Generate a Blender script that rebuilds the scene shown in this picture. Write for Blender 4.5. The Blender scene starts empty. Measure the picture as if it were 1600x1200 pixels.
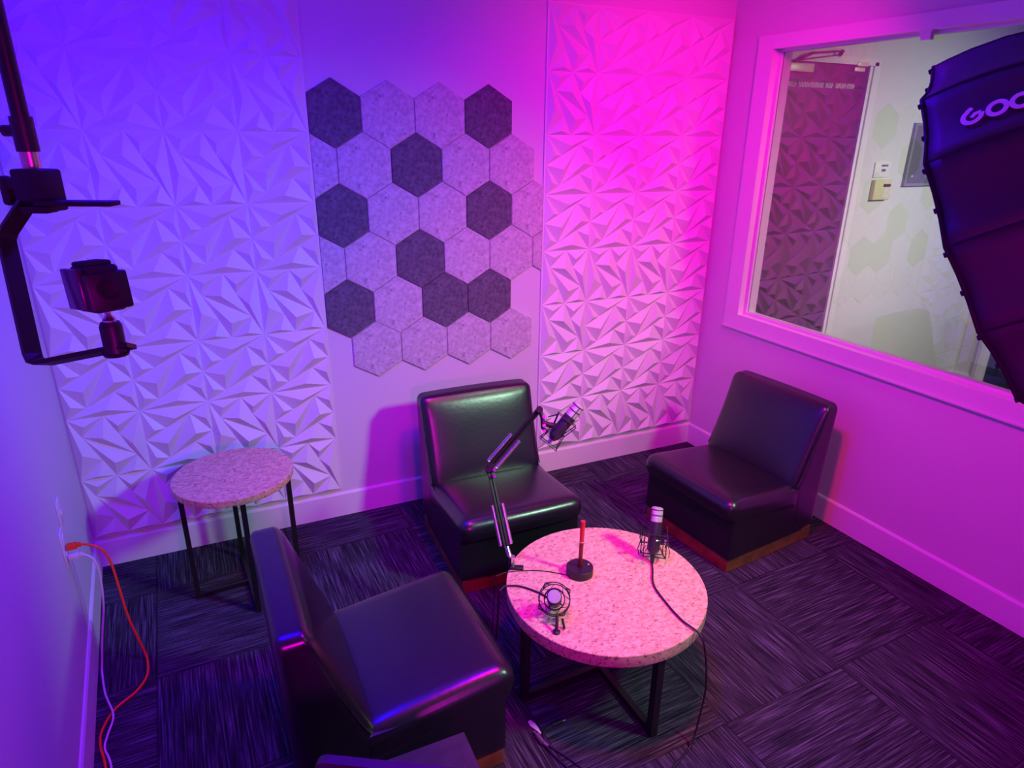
import bpy, bmesh, math, random
from mathutils import Vector, Matrix, noise
PI = math.pi
C = bpy.context.scene.collection
S = bpy.context.scene

# ------------------------------------------------------------------ camera
cd = bpy.data.cameras.new('camera'); cam = bpy.data.objects.new('camera', cd); C.objects.link(cam)
CP = Vector((0.7394593, -3.4578066, 2.1156266))
RX = Vector((0.9089247, -0.41678571, 0.01206488)); UP = Vector((0.13732022, 0.32653778, 0.93515573)); FW = Vector((0.39369919, 0.84832938, -0.35403136))
M = Matrix((RX, UP, -FW)).transposed().to_4x4(); M.translation = CP
cam.matrix_world = M
cd.sensor_width = 36; cd.lens = 1030.6129 / 1600 * 36
cd.shift_x = -0.004276; cd.shift_y = -0.0026; cd.clip_start = 0.02
S.camera = cam

# ------------------------------------------------------------------ world, exposure
wd = bpy.data.worlds.new('world'); S.world = wd; wd.use_nodes = True
wd.node_tree.nodes['Background'].inputs[0].default_value = (0.25, 0.1, 0.5, 1)
wd.node_tree.nodes['Background'].inputs[1].default_value = 0.02
S.view_settings.view_transform = 'Standard'; S.view_settings.look = 'None'
S.view_settings.gamma = 1; S.view_settings.use_curve_mapping = False
S.view_settings.exposure = 0.0

# ------------------------------------------------------------------ room lights
def area(name, loc, target, power, col, sx, sy=None, spread=180):
    l = bpy.data.lights.new(name, 'AREA'); l.energy = power; l.color = col
    l.shape = 'RECTANGLE' if sy else 'DISK'; l.size = sx
    if sy: l.size_y = sy
    l.spread = math.radians(spread)
    o = bpy.data.objects.new(name, l); C.objects.link(o); o.location = loc
    o.rotation_euler = (Vector(target) - Vector(loc)).to_track_quat('-Z', 'Y').to_euler()
    return o
area('magenta_wall_light', (3.05, -1.6, 2.9), (3.2, 0, 1.95), 12.5, (1.0, 0.0, 0.40), 0.35, spread=95)
area('magenta_table_light', (1.85, -2.0, 2.9), (2.75, -1.5, 0.4), 27, (1.0, 0.0, 0.20), 0.25, spread=108)
area('violet_ceiling_light', (1.7, -1.65, 2.92), (1.8, -1.6, 0), 38, (0.07, 0.0, 1.0), 0.25)
area('violet_back_light', (1.05, -4.4, 1.75), (1.2, -1.6, 0.5), 13, (0.85, 0.0, 0.75), 0.35, spread=110)
area('blue_wall_light', (0.7, -1.2, 2.85), (0.0, -1.4, 1.2), 36, (0.01, 0.0, 1.0), 0.35)
area('blue_panel_light', (0.7, -1.9, 2.9), (0.6, 0, 2.0), 3.2, (0.01, 0.0, 1.0), 0.35, spread=110)
area('white_key_light', (3.3, -3.2, 2.6), (1.7, -0.8, 0.2), 9.8, (0.54, 1.0, 0.66), 0.35, spread=76)
area('neighbour_ceiling_light', (5.35, -2.3, 2.65), (5.4, -0.3, 1.15), 20, (0.98, 1.0, 0.82), 0.7, 0.5, spread=95)

# ------------------------------------------------------------------ constants of the room
W = 3.7378; KR = -0.0518; KL = -0.0780; HC = 3.02; TW = 0.305; TH = 0.3204; ZB = 0.1786; ZT = ZB + 8 * TH
YF = -4.9; WT = 0.12
def xr(y): return W + KR * y           # face of right wall
def xl(y): return KL * y               # face of left wall

# ------------------------------------------------------------------ materials
def mat(name, col, rough=0.6, metal=0.0, spec=0.5, bump=0.0, bscale=200, var=0.0, vscale=30, coat=0.0):
    m = bpy.data.materials.new(name); m.use_nodes = True; nt = m.node_tree; b = nt.nodes['Principled BSDF']
    b.inputs['Base Color'].default_value = (*col, 1); b.inputs['Roughness'].default_value = rough
    b.inputs['Metallic'].default_value = metal; b.inputs['Specular IOR Level'].default_value = spec
    b.inputs['Coat Weight'].default_value = coat; b.inputs['Coat Roughness'].default_value = 0.2
    tc = nt.nodes.new('ShaderNodeTexCoord')
    if bump:
        n = nt.nodes.new('ShaderNodeTexNoise'); n.inputs['Scale'].default_value = bscale; n.inputs['Detail'].default_value = 4
        bp = nt.nodes.new('ShaderNodeBump'); bp.inputs['Strength'].default_value = bump; bp.inputs['Distance'].default_value = 0.01
        nt.links.new(tc.outputs['Object'], n.inputs['Vector'])
        nt.links.new(n.outputs['Fac'], bp.inputs['Height']); nt.links.new(bp.outputs['Normal'], b.inputs['Normal'])
    if var:
        n = nt.nodes.new('ShaderNodeTexNoise'); n.inputs['Scale'].default_value = vscale; n.inputs['Detail'].default_value = 5
        r = nt.nodes.new('ShaderNodeValToRGB')
        r.color_ramp.elements[0].position = 0.3; r.color_ramp.elements[1].position = 0.7
        r.color_ramp.elements[0].color = (*[c * (1 - var) for c in col], 1); r.color_ramp.elements[1].color = (*[min(1, c * (1 + var)) for c in col], 1)
        nt.links.new(tc.outputs['Object'], n.inputs['Vector']); nt.links.new(n.outputs['Fac'], r.inputs['Fac']); nt.links.new(r.outputs['Color'], b.inputs['Base Color'])
    return m
m_wall = mat('wall_paint', (0.70, 0.69, 0.70), 0.75, bump=0.06, bscale=160)
m_ceil = mat('ceiling_paint', (0.7, 0.7, 0.7), 0.8)
m_trim = mat('trim_paint', (0.80, 0.79, 0.80), 0.38)
m_panel = mat('relief_panel_white', (0.78, 0.78, 0.78), 0.5, bump=0.02, bscale=60)
m_leather = mat('black_leather', (0.010, 0.010, 0.012), 0.30, spec=0.9, bump=0.05, bscale=55, coat=0.15)
m_plinth = mat('reddish_wood', (0.20, 0.080, 0.026), 0.35, var=0.35, vscale=14)
m_blk = mat('black_metal', (0.012, 0.012, 0.013), 0.42)
m_blkp = mat('black_plastic', (0.018, 0.016, 0.018), 0.45)
m_mat = mat('matte_black', (0.01, 0.01, 0.011), 0.7)
m_chrome = mat('chrome', (0.75, 0.74, 0.75), 0.22, metal=1.0)
m_grille = mat('mic_grille', (0.62, 0.60, 0.63), 0.45, metal=0.35, bump=0.5, bscale=900)
m_micb = mat('mic_body', (0.05, 0.045, 0.06), 0.35, metal=0.4)
m_red = mat('red_lacquer', (0.65, 0.03, 0.03), 0.3)
m_dred = mat('dark_red_lacquer', (0.22, 0.008, 0.012), 0.3)
m_orange = mat('orange_cable', (0.95, 0.07, 0.012), 0.45)
m_whitec = mat('white_cable', (0.75, 0.70, 0.72), 0.45)
m_plate = mat('white_plastic', (0.8, 0.8, 0.78), 0.35)
m_beige = mat('cream_plastic', (0.72, 0.66, 0.40), 0.45)
m_lcd = mat('dark_display', (0.03, 0.035, 0.02), 0.2)
m_ddoor = mat('dark_door', (0.008, 0.006, 0.008), 0.4)
m_navy = mat('navy_door', (0.012, 0.014, 0.05), 0.5)
m_frame = mat('grey_board', (0.16, 0.15, 0.19), 0.35)
m_silver = mat('silver_lining', (0.75, 0.75, 0.77), 0.25, metal=0.9, bump=0.4, bscale=40)
m_sbox = mat('softbox_fabric', (0.052, 0.046, 0.050), 0.6, bump=0.25, bscale=14)
m_logo = mat('logo_print', (0.95, 0.93, 0.95), 0.6)
m_darkwood = mat('dark_seat_wood', (0.045, 0.03, 0.05), 0.45, var=0.25, vscale=20)
m_screen = mat('dark_screen', (0.05, 0.02, 0.045), 0.25)
m_copper = mat('spigot_brass', (0.72, 0.50, 0.42), 0.3, metal=0.9)
m_tag = mat('white_tag', (0.85, 0.83, 0.85), 0.4)
m_cable = mat('black_cable', (0.02, 0.016, 0.02), 0.4)
m_letter = mat('pale_letters', (0.75, 0.7, 0.7), 0.5)
m_brass = mat('pale_brass', (0.8, 0.66, 0.5), 0.4, metal=0.3)

def felt(name, a, b, spots):
    m = bpy.data.materials.new(name); m.use_nodes = True; nt = m.node_tree; p = nt.nodes['Principled BSDF']; p.inputs['Roughness'].default_value = 0.95; p.inputs['Specular IOR Level'].default_value = 0.1
    tc = nt.nodes.new('ShaderNodeTexCoord')
    n = nt.nodes.new('ShaderNodeTexNoise'); n.inputs['Scale'].default_value = 55; n.inputs['Detail'].default_value = 6
    r = nt.nodes.new('ShaderNodeValToRGB'); r.color_ramp.elements[0].position = 0.35; r.color_ramp.elements[1].position = 0.65
    r.color_ramp.elements[0].color = (*a, 1); r.color_ramp.elements[1].color = (*b, 1)
    nt.links.new(tc.outputs['Object'], n.inputs['Vector']); nt.links.new(n.outputs['Fac'], r.inputs['Fac'])
    n2 = nt.nodes.new('ShaderNodeTexNoise'); n2.inputs['Scale'].default_value = 38; n2.inputs['Detail'].default_value = 2
    r2 = nt.nodes.new('ShaderNodeValToRGB'); r2.color_ramp.elements[0].position = 0.64; r2.color_ramp.elements[1].position = 0.74
    mx = nt.nodes.new('ShaderNodeMixRGB'); mx.inputs[2].default_value = (*spots, 1)
    nt.links.new(tc.outputs['Object'], n2.inputs['Vector']); nt.links.new(n2.outputs['Fac'], r2.inputs['Fac'])
    nt.links.new(r2.outputs['Color'], mx.inputs[0]); nt.links.new(r.outputs['Color'], mx.inputs[1]); nt.links.new(mx.outputs[0], p.inputs['Base Color'])
    return m
m_feltl = felt('light_grey_felt', (0.46, 0.455, 0.46), (0.64, 0.63, 0.64), (0.27, 0.26, 0.30))
m_feltd = felt('dark_grey_felt', (0.10, 0.10, 0.115), (0.17, 0.17, 0.19), (0.20, 0.20, 0.22))

def stone(name, base, fleck, dark):
    m = bpy.data.materials.new(name); m.use_nodes = True; nt = m.node_tree; p = nt.nodes['Principled BSDF']; p.inputs['Roughness'].default_value = 0.42
    tc = nt.nodes.new('ShaderNodeTexCoord')
    def layer(prev, scale, lo, hi, col, dist=0.0):
        mp = nt.nodes.new('ShaderNodeMapping'); mp.inputs['Scale'].default_value = (1.0, 1.5, 1.0); mp.inputs['Location'].default_value = (scale, 3, 1)
        n = nt.nodes.new('ShaderNodeTexNoise'); n.inputs['Scale'].default_value = scale; n.inputs['Detail'].default_value = 2.5; n.inputs['Distortion'].default_value = dist
        r = nt.nodes.new('ShaderNodeValToRGB'); r.color_ramp.elements[0].position = lo; r.color_ramp.elements[1].position = hi
        mx = nt.nodes.new('ShaderNodeMixRGB'); mx.inputs[2].default_value = (*col, 1)
        nt.links.new(tc.outputs['Object'], mp.inputs['Vector']); nt.links.new(mp.outputs[0], n.inputs['Vector']); nt.links.new(n.outputs['Fac'], r.inputs['Fac']); nt.links.new(r.outputs['Color'], mx.inputs[0])
        if prev: nt.links.new(prev, mx.inputs[1])
        else: mx.inputs[1].default_value = (*base, 1)
        return mx.outputs[0]
    o = layer(None, 36, 0.42, 0.62, fleck)
    o = layer(o, 78, 0.565, 0.68, dark, 0.0)
    o = layer(o, 52, 0.62, 0.70, [c * 0.8 for c in dark], 0.0)
    nt.links.new(o, p.inputs['Base Color'])
    return m
m_top = stone('speckled_laminate', (0.88, 0.63, 0.35), (0.68, 0.44, 0.25), (0.44, 0.24, 0.14))
m_edge = stone('speckled_edge', (0.80, 0.56, 0.34), (0.64, 0.43, 0.26), (0.28, 0.15, 0.09))

def carpet():
    m = bpy.data.materials.new('carpet_tiles'); m.use_nodes = True; nt = m.node_tree; N = nt.nodes; L = nt.links
    p = N['Principled BSDF']; p.inputs['Roughness'].default_value = 0.95; p.inputs['Specular IOR Level'].default_value = 0.12
    tc = N.new('ShaderNodeTexCoord')
    mp = N.new('ShaderNodeMapping'); mp.inputs['Location'].default_value = (-0.272, 0.345, 0); mp.inputs['Rotation'].default_value = (0, 0, 0)
    rot = N.new('ShaderNodeVectorRotate'); rot.rotation_type = 'Z_AXIS'; rot.inputs['Angle'].default_value = math.radians(-2.5)
    L.new(tc.outputs['Object'], mp.inputs['Vector']); L.new(mp.outputs[0], rot.inputs['Vector'])
    sc = N.new('ShaderNodeVectorMath'); sc.operation = 'MULTIPLY'; sc.inputs[1].default_value = (1 / 0.645, 1 / 0.605, 1); L.new(rot.outputs[0], sc.inputs[0])
    sp = N.new('ShaderNodeSeparateXYZ'); L.new(sc.outputs[0], sp.inputs[0])
    def math_(op, a, b=None):
        n = N.new('ShaderNodeMath'); n.operation = op
        for i, v in enumerate((a, b)):
            if v is None: continue
            if isinstance(v, (int, float)): n.inputs[i].default_value = v
            else: L.new(v, n.inputs[i])
        return n.outputs[0]
    fx = math_('FLOOR', sp.outputs[0]); fy = math_('FLOOR', sp.outputs[1])
    par = math_('ABSOLUTE', math_('MODULO', math_('ADD', fx, fy), 2.0))     # 0 / 1 checker
    def streak(sx, sy):
        m2 = N.new('ShaderNodeMapping'); m2.inputs['Scale'].default_value = (sx, sy, 1)
        cb = N.new('ShaderNodeCombineXYZ'); L.new(math_('MULTIPLY', fx, 3.7), cb.inputs[0]); L.new(math_('MULTIPLY', fy, 5.3), cb.inputs[1])
        ad = N.new('ShaderNodeVectorMath'); ad.operation = 'ADD'; L.new(rot.outputs[0], ad.inputs[0]); L.new(cb.outputs[0], ad.inputs[1])
        L.new(ad.outputs[0], m2.inputs['Vector'])
        n = N.new('ShaderNodeTexNoise'); n.inputs['Scale'].default_value = 1; n.inputs['Detail'].default_value = 4; n.inputs['Roughness'].default_value = 0.65
        L.new(m2.outputs[0], n.inputs['Vector']); return n.outputs['Fac']
    a = streak(150, 4.2); b = streak(4.2, 150)
    mx = N.new('ShaderNodeMix'); mx.data_type = 'FLOAT'; L.new(par, mx.inputs[0]); L.new(a, mx.inputs[2]); L.new(b, mx.inputs[3])
    n3 = N.new('ShaderNodeTexNoise'); n3.inputs['Scale'].default_value = 420; L.new(tc.outputs['Object'], n3.inputs['Vector'])
    s = math_('ADD', mx.outputs[0], math_('MULTIPLY', math_('SUBTRACT', n3.outputs['Fac'], 0.5), 0.22))
    r = N.new('ShaderNodeValToRGB'); e = r.color_ramp.elements; e[0].position = 0.36; e[0].color = (0.010, 0.0095, 0.015, 1); e[1].position = 0.72; e[1].color = (0.165, 0.155, 0.225, 1)
    k = e.new(0.52); k.color = (0.041, 0.038, 0.056, 1)
    L.new(s, r.inputs['Fac'])
    # thin dark seams
    def edge(v):
        f = math_('FRACT', v); d = math_('MINIMUM', f, math_('SUBTRACT', 1.0, f)); return math_('LESS_THAN', d, 0.006)
    sm = math_('MAXIMUM', edge(sp.outputs[0]), edge(sp.outputs[1]))
    m3 = N.new('ShaderNodeMixRGB'); m3.inputs[2].default_value = (0.012, 0.011, 0.013, 1); L.new(math_('MULTIPLY', sm, 0.6), m3.inputs[0]); L.new(r.outputs[0], m3.inputs[1])
    L.new(m3.outputs[0], p.inputs['Base Color'])
    bp = N.new('ShaderNodeBump'); bp.inputs['Strength'].default_value = 0.5; bp.inputs['Distance'].default_value = 0.004
    L.new(s, bp.inputs['Height']); L.new(bp.outputs[0], p.inputs['Normal'])
    return m
m_carpet = carpet()
def glass():
    m = bpy.data.materials.new('window_glass'); m.use_nodes = True; nt = m.node_tree; N = nt.nodes; L = nt.links
    for n in list(N):
        if n.type != 'OUTPUT_MATERIAL': N.remove(n)
    out = N['Material Output']; t = N.new('ShaderNodeBsdfTransparent'); t.inputs[0].default_value = (0.93, 0.96, 0.94, 1)
    g = N.new('ShaderNodeBsdfGlossy'); g.inputs['Roughness'].default_value = 0.0; g.inputs[0].default_value = (1, 1, 1, 1)
    lw = N.new('ShaderNodeLayerWeight'); lw.inputs['Blend'].default_value = 0.5
    pw = N.new('ShaderNodeMath'); pw.operation = 'POWER'; pw.inputs[1].default_value = 4
    ml = N.new('ShaderNodeMath'); ml.operation = 'MULTIPLY_ADD'; ml.inputs[1].default_value = 0.8; ml.inputs[2].default_value = 0.115
    mx = N.new('ShaderNodeMixShader'); L.new(lw.outputs['Facing'], pw.inputs[0]); L.new(pw.outputs[0], ml.inputs[0]); L.new(ml.outputs[0], mx.inputs[0])
    L.new(t.outputs[0], mx.inputs[1]); L.new(g.outputs[0], mx.inputs[2]); L.new(mx.outputs[0], out.inputs[0])
    return m
m_glass = glass()

# ------------------------------------------------------------------ helpers
def obj(name, bm, m, parent=None, smooth=None, origin=None):
    me = bpy.data.meshes.new(name)
    if origin is not None: bmesh.ops.translate(bm, verts=bm.verts, vec=-Vector(origin))
    bmesh.ops.recalc_face_normals(bm, faces=bm.faces)
    if smooth is not None:
        for f in bm.faces: f.smooth = True
        for e in bm.edges:
            if len(e.link_faces) == 2 and e.calc_face_angle(0) > math.radians(smooth): e.smooth = False
    bm.to_mesh(me); bm.free(); me.materials.append(m)
    o = bpy.data.objects.new(name, me); C.objects.link(o)
    if origin is not None: o.location = origin
    if parent is not None:
        o.parent = parent
        if origin is not None: o.location = Vector(origin)
    return o
def tag(o, label, cat, group=None):
    o['label'] = label; o['category'] = cat
    if group: o['group'] = group
    return o
def thing(name, label, cat, loc=(0, 0, 0), rz=0.0, group=None):
    o = bpy.data.objects.new(name, None); o.empty_display_size = 0.1; C.objects.link(o); o.location = loc; o.rotation_euler = (0, 0, rz)
    return tag(o, label, cat, group)
def struct(name, bm, m, parent=None, smooth=None):
    o = obj(name, bm, m, parent, smooth)
    if parent is None: o['kind'] = 'structure'
    return o
def BM(): return bmesh.new()
def box(bm, lo, hi, mtx=None):
    vs = [bm.verts.new((x, y, z)) for z in (lo[2], hi[2]) for y in (lo[1], hi[1]) for x in (lo[0], hi[0])]
    for f in ((0, 2, 3, 1), (4, 5, 7, 6), (0, 1, 5, 4), (2, 6, 7, 3), (0, 4, 6, 2), (1, 3, 7, 5)): bm.faces.new([vs[i] for i in f])
    if mtx is not None:
        for v in vs: v.co = mtx @ v.co
    return vs
def bbox(lo, hi, bev=0.0, seg=2, mtx=None, bm=None):
    b = BM(); box(b, lo, hi)
    if bev: bmesh.ops.bevel(b, geom=list(b.edges), offset=bev, segments=seg, profile=0.5, affect='EDGES')
    if mtx is not None: b.transform(mtx)
    if bm is not None: join(bm, b); return bm
    return b
def join(a, b):
    me = bpy.data.meshes.new('tmp'); b.to_mesh(me); b.free(); a.from_mesh(me); bpy.data.meshes.remove(me); return a
def prism(pts, z0, z1, bm=None):      # polygon in xy extruded in z
    bm = bm or BM(); a = [bm.verts.new((p[0], p[1], z0)) for p in pts]; b = [bm.verts.new((p[0], p[1], z1)) for p in pts]; n = len(pts)
    bm.faces.new(a[::-1]); bm.faces.new(b)
    for i in range(n): bm.faces.new((a[i], a[(i + 1) % n], b[(i + 1) % n], b[i]))
    return bm
def tube(bm, pts, r, n=10, caps=True, closed=False):
    pts = [Vector(p) for p in pts]; k = len(pts); rings = []
    up = None
    for i, p in enumerate(pts):
        if closed: d = pts[(i + 1) % k] - pts[i - 1]
        else: d = (pts[min(i + 1, k - 1)] - pts[max(i - 1, 0)])
        d.normalize()
        if up is None: up = d.orthogonal().normalized()
        up = (up - d * up.dot(d)); up = up.normalized() if up.length > 1e-6 else d.orthogonal().normalized()
        s = d.cross(up); rr = r[i] if isinstance(r, (list, tuple)) else r
        rings.append([bm.verts.new(p + (up * math.cos(2 * PI * j / n) + s * math.sin(2 * PI * j / n)) * rr) for j in range(n)])
    m = k if closed else k - 1
    for i in range(m):
        a, b = rings[i], rings[(i + 1) % k]
        for j in range(n): bm.faces.new((a[j], a[(j + 1) % n], b[(j + 1) % n], b[j]))
    if caps and not closed: bm.faces.new(rings[0][::-1]); bm.faces.new(rings[-1])
    return bm
def bar(bm, a, b, w, h):              # rectangular bar from a to b (centre line), w across, h up
    a, b = Vector(a), Vector(b); d = (b - a).normalized(); u = Vector((0, 0, 1)) if abs(d.z) < 0.9 else Vector((0, 1, 0))
    s = d.cross(u).normalized(); u = s.cross(d).normalized()
    vs = [bm.verts.new(p + s * x * w / 2 + u * y * h / 2) for p in (a, b) for x, y in ((-1, -1), (1, -1), (1, 1), (-1, 1))]
    for f in ((0, 1, 2, 3), (7, 6, 5, 4), (0, 4, 5, 1), (1, 5, 6, 2), (2, 6, 7, 3), (3, 7, 4, 0)): bm.faces.new([vs[i] for i in f])
    return bm
def lathe(bm, prof, n=32, mtx=None):  # prof: (r, z); closed at ends when r = 0
    rings = []; new = []
    for r, z in prof:
        if r < 1e-6: v = bm.verts.new((0, 0, z)); rings.append([v]); new.append(v)
        else:
            rg = [bm.verts.new((r * math.cos(2 * PI * j / n), r * math.sin(2 * PI * j / n), z)) for j in range(n)]; rings.append(rg); new += rg
    for a, b in zip(rings, rings[1:]):
        for j in range(n):
            k = (j + 1) % n
            if len(a) == 1 and len(b) == 1: continue
            if len(a) == 1: bm.faces.new((a[0], b[k], b[j]))
            elif len(b) == 1: bm.faces.new((a[j], a[k], b[0]))
            else: bm.faces.new((a[j], a[k], b[k], b[j]))
    if mtx is not None:
        for v in new: v.co = mtx @ v.co
    return bm
def spline(ctrl, n=10):               # Catmull-Rom through control points
    P = [Vector(c) for c in ctrl]; P = [P[0] * 2 - P[1]] + P + [P[-1] * 2 - P[-2]]; out = []
    for i in range(1, len(P) - 2):
        a, b, c, d = P[i - 1:i + 3]
        for j in range(n):
            t = j / n; out.append(0.5 * ((2 * b) + (c - a) * t + (2 * a - 5 * b + 4 * c - d) * t * t + (3 * b - a - 3 * c + d) * t ** 3))
    out.append(P[-2]); return out
def frame_z(p, axis, xh=None):        # matrix whose local z runs along axis from p
    z = Vector(axis).normalized(); x = Vector(xh) if xh else z.orthogonal(); x = (x - z * x.dot(z)).normalized(); y = z.cross(x)
    m = Matrix((x, y, z)).transposed().to_4x4(); m.translation = Vector(p); return m
def rbox(size, r, n=6, f=None):       # rounded box centred at origin, deformed by f(unit coords)
    sx, sy, sz = [s / 2 for s in size]; bm = BM(); bmesh.ops.create_cube(bm, size=2)
    bmesh.ops.subdivide_edges(bm, edges=list(bm.edges), cuts=n * 2, use_grid_fill=True)
    for v in bm.verts:
        u = Vector(v.co); q = []
        for c in u:                   # crowd the loops towards the edges
            q.append(math.copysign(1 - (1 - abs(c)) ** 1.6, c))
        p = Vector((q[0] * sx, q[1] * sy, q[2] * sz))
        inn = Vector([max(-s + r, min(s - r, c)) for s, c in zip((sx, sy, sz), p)])
        d = p - inn
        if d.length > 1e-9:
            if d.length > r: pass
            p = inn + d.normalized() * r if max(abs(x) for x in q) > 0.9999 else p
        v.co = f(p, Vector(q)) if f else p
    return bm

# ------------------------------------------------------------------ room shell
struct('floor', prism([(-0.3, 0.3), (6.9, 0.3), (6.9, YF - 0.2), (-0.3, YF - 0.2)], -0.05, 0.0), m_carpet)
struct('ceiling', prism([(-0.3, 0.3), (6.9, 0.3), (6.9, YF - 0.2), (-0.3, YF - 0.2)], HC, HC + 0.05), m_ceil)
struct('wall_back', prism([(-0.3, 0), (xr(0) + WT, 0), (xr(0) + WT, 0.1), (-0.3, 0.1)], 0, HC), m_wall)
struct('wall_left', prism([(xl(0.05), 0.05), (xl(YF), YF), (xl(YF) - 0.4, YF), (xl(0) - 0.2, 0.05)], 0, HC), m_wall)
struct('wall_front', prism([(0.0, YF), (6.9, YF), (6.9, YF - 0.1), (0.0, YF - 0.1)], 0, HC), m_wall)
# right wall with the studio window opening
T0, T1, Z0, Z1 = -0.325, -2.75, 1.03, 2.575
b = BM()
def rwall(y0, y1, z0, z1, o0=0.0, o1=WT, bm=None):
    return prism([(xr(y0) + o0, y0), (xr(y0) + o1, y0), (xr(y1) + o1, y1), (xr(y1) + o0, y1)], z0, z1, bm)
rwall(0, T0, 0, HC, bm=b); rwall(T1, YF, 0, HC, bm=b); rwall(T0, T1, 0, Z0, bm=b); rwall(T0, T1, Z1, HC, bm=b)
struct('wall_right', b, m_wall)
# window: casing, stops, pane
b = BM(); cw = 0.085; ct = 0.018
for a in ((T0 + 0.1, T0, Z0 - 0.085, Z1 + 0.06), (T1, T1 - cw, Z0 - 0.085, Z1 + 0.06), (T0, T1, Z1, Z1 + 0.06), (T0, T1, Z0 - 0.085, Z0)):
    rwall(a[0], a[1], a[2], a[3], -ct, 0.0, b)
rwall(T0 + 0.1, T1 - cw, Z0 - 0.085, Z0 - 0.075, -ct - 0.006, -ct, b)
# lining of the opening
lt = 0.012
for a in ((T0, T0 - lt, Z0, Z1), (T1 + lt, T1, Z0, Z1), (T0 - lt, T1 + lt, Z1 - lt, Z1), (T0 - lt, T1 + lt, Z0, Z0 + lt)):
    rwall(a[0], a[1], a[2], a[3], -ct, WT + 0.01, b)
# glazing stops either side of the pane
for o0, o1 in ((0.034, 0.048), (0.056, 0.070)):
    for a in ((T0 - lt, T0 - 0.028, Z0 + lt, Z1 - lt), (T1 + 0.028, T1 + lt, Z0 + lt, Z1 - lt), (T0 - 0.028, T1 + 0.028, Z1 - 0.026, Z1 - lt), (T0 - 0.028, T1 + 0.028, Z0 + lt, Z0 + 0.026)):
        rwall(a[0], a[1], a[2], a[3], o0, o1, b)
win = struct('window_1', b, m_trim)
g = rwall(T0 - lt, T1 + lt, Z0 + lt, Z1 - lt, 0.049, 0.055); obj('glass_pane', g, m_glass, win)
b = BM(); yc = -1.2
rwall(yc + 0.022, yc - 0.022, Z1 - 0.05, Z1 - lt, -0.005, 0.02, b); rwall(yc + 0.03, yc - 0.03, Z1 - 0.02, Z1 - lt, -0.012, 0.03, b)
obj('window_catch', b, m_plate, win)['label'] = 'small clear plastic catch under the window head'
# baseboards
HB = 0.150; bt = 0.012
def bprof(p0, p1, nrm, name):
    b = BM(); p0, p1, n = Vector((*p0, 0)), Vector((*p1, 0)), Vector((*nrm, 0)).normalized()
    pr = [(0, 0), (bt, 0), (bt, HB - 0.012), (bt * 0.55, HB - 0.002), (0, HB)]
    A = [b.verts.new(p0 + n * d + Vector((0, 0, z))) for d, z in pr]; B = [b.verts.new(p1 + n * d + Vector((0, 0, z))) for d, z in pr]
    b.faces.new(A); b.faces.new(B[::-1])
    for i in range(5): b.faces.new((A[i], A[(i + 1) % 5], B[(i + 1) % 5], B[i]))
    return struct(name, b, m_trim)
bprof((0, 0), (W, 0), (0, -1), 'baseboard_back')
bprof((xl(0), -bt), (xl(YF), YF), (1, KL * -1), 'baseboard_left')
bprof((xr(0), -bt), (xr(YF), YF), (-1, 0), 'baseboard_right')

# ------------------------------------------------------------------ faceted relief panels
TA = dict(TL=(0, 0), TR=(1, 0), BL=(0, 1), BR=(1, 1), ML=(0, .5), MR=(1, .5),
          L1=(.70, .15), L2=(.32, .34), L3=(.30, .85), L4=(.71, .645),
          P1=(.48, .17), P2=(.935, .24), P3=(.16, .325), P4=(.32, .565), P5=(.75, .47), P6=(.11, .785), P7=(.935, .735), P8=(.56, .885))
FAN = dict(P1=['TL', 'TR', 'L1', 'L2'], P3=['TL', 'L2', 'ML'], P2=['L1', 'TR', 'MR'], P4=['ML', 'L2', 'L1', 'L3'], P5=['L1', 'MR', 'L4', 'L3'],
           P6=['ML', 'L3', 'BL'], P7=['L4', 'MR', 'BR'], P8=['BL', 'L3', 'L4', 'BR'])
PH = dict(P1=.024, P2=.022, P3=.022, P4=.027, P5=.027, P6=.020, P7=.022, P8=.024)
def relief(x0, rows, xpad, name, label, clip=None):
    b = BM(); base = 0.010; cache = {}
    def V(x, z, h):
        k = (round(x, 4), round(z, 4), round(h, 4))
        if k not in cache: cache[k] = b.verts.new((x, -base - h, z))
        return cache[k]
    for r, row in enumerate(rows):
        for c, ch in enumerate(row):
            def P(n):
                u, v = TA[n]
                if ch == 'B': u, v = 1 - v, u
                h = PH.get(n, 0.0) * 1.15
                # corners of the star sit a hair above the board
                return V(x0 + (c + u) * TW, ZT - (r + v) * TH, h)
            for pk, ring in FAN.items():
                for i in range(len(ring)): b.faces.new((P(pk), P(ring[i]), P(ring[(i + 1) % len(ring)])))
    xa, xb = x0 - xpad[0], x0 + 4 * TW + xpad[1]
    box(b, (xa, -base + 0.0002, ZB - 0.004), (xb, -0.0005, ZT + 0.006))
    o = obj(name, b, m_panel); tag(o, label, 'wall panel', 'faceted relief panels on the back wall')
    return o
LM = ['AAAB', 'BAAB', 'ABBA', 'AAAA', 'BABB', 'AAAA', 'BABA', 'BBBB']
RM = ['BAAA', 'BAAA', 'AAAA', 'AAAA', 'BBBA', 'BAAA', 'AAAA', 'ABBB']
relief(0.011, LM, (0.0, 0.008), 'relief_wall_panel', 'tall white faceted relief panel lit blue, beside the left wall behind the small round table')
relief(2.503, RM, (0.010, 0.004), 'relief_wall_panel', 'tall white faceted relief panel lit hot magenta, in the corner beside the window')

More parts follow.
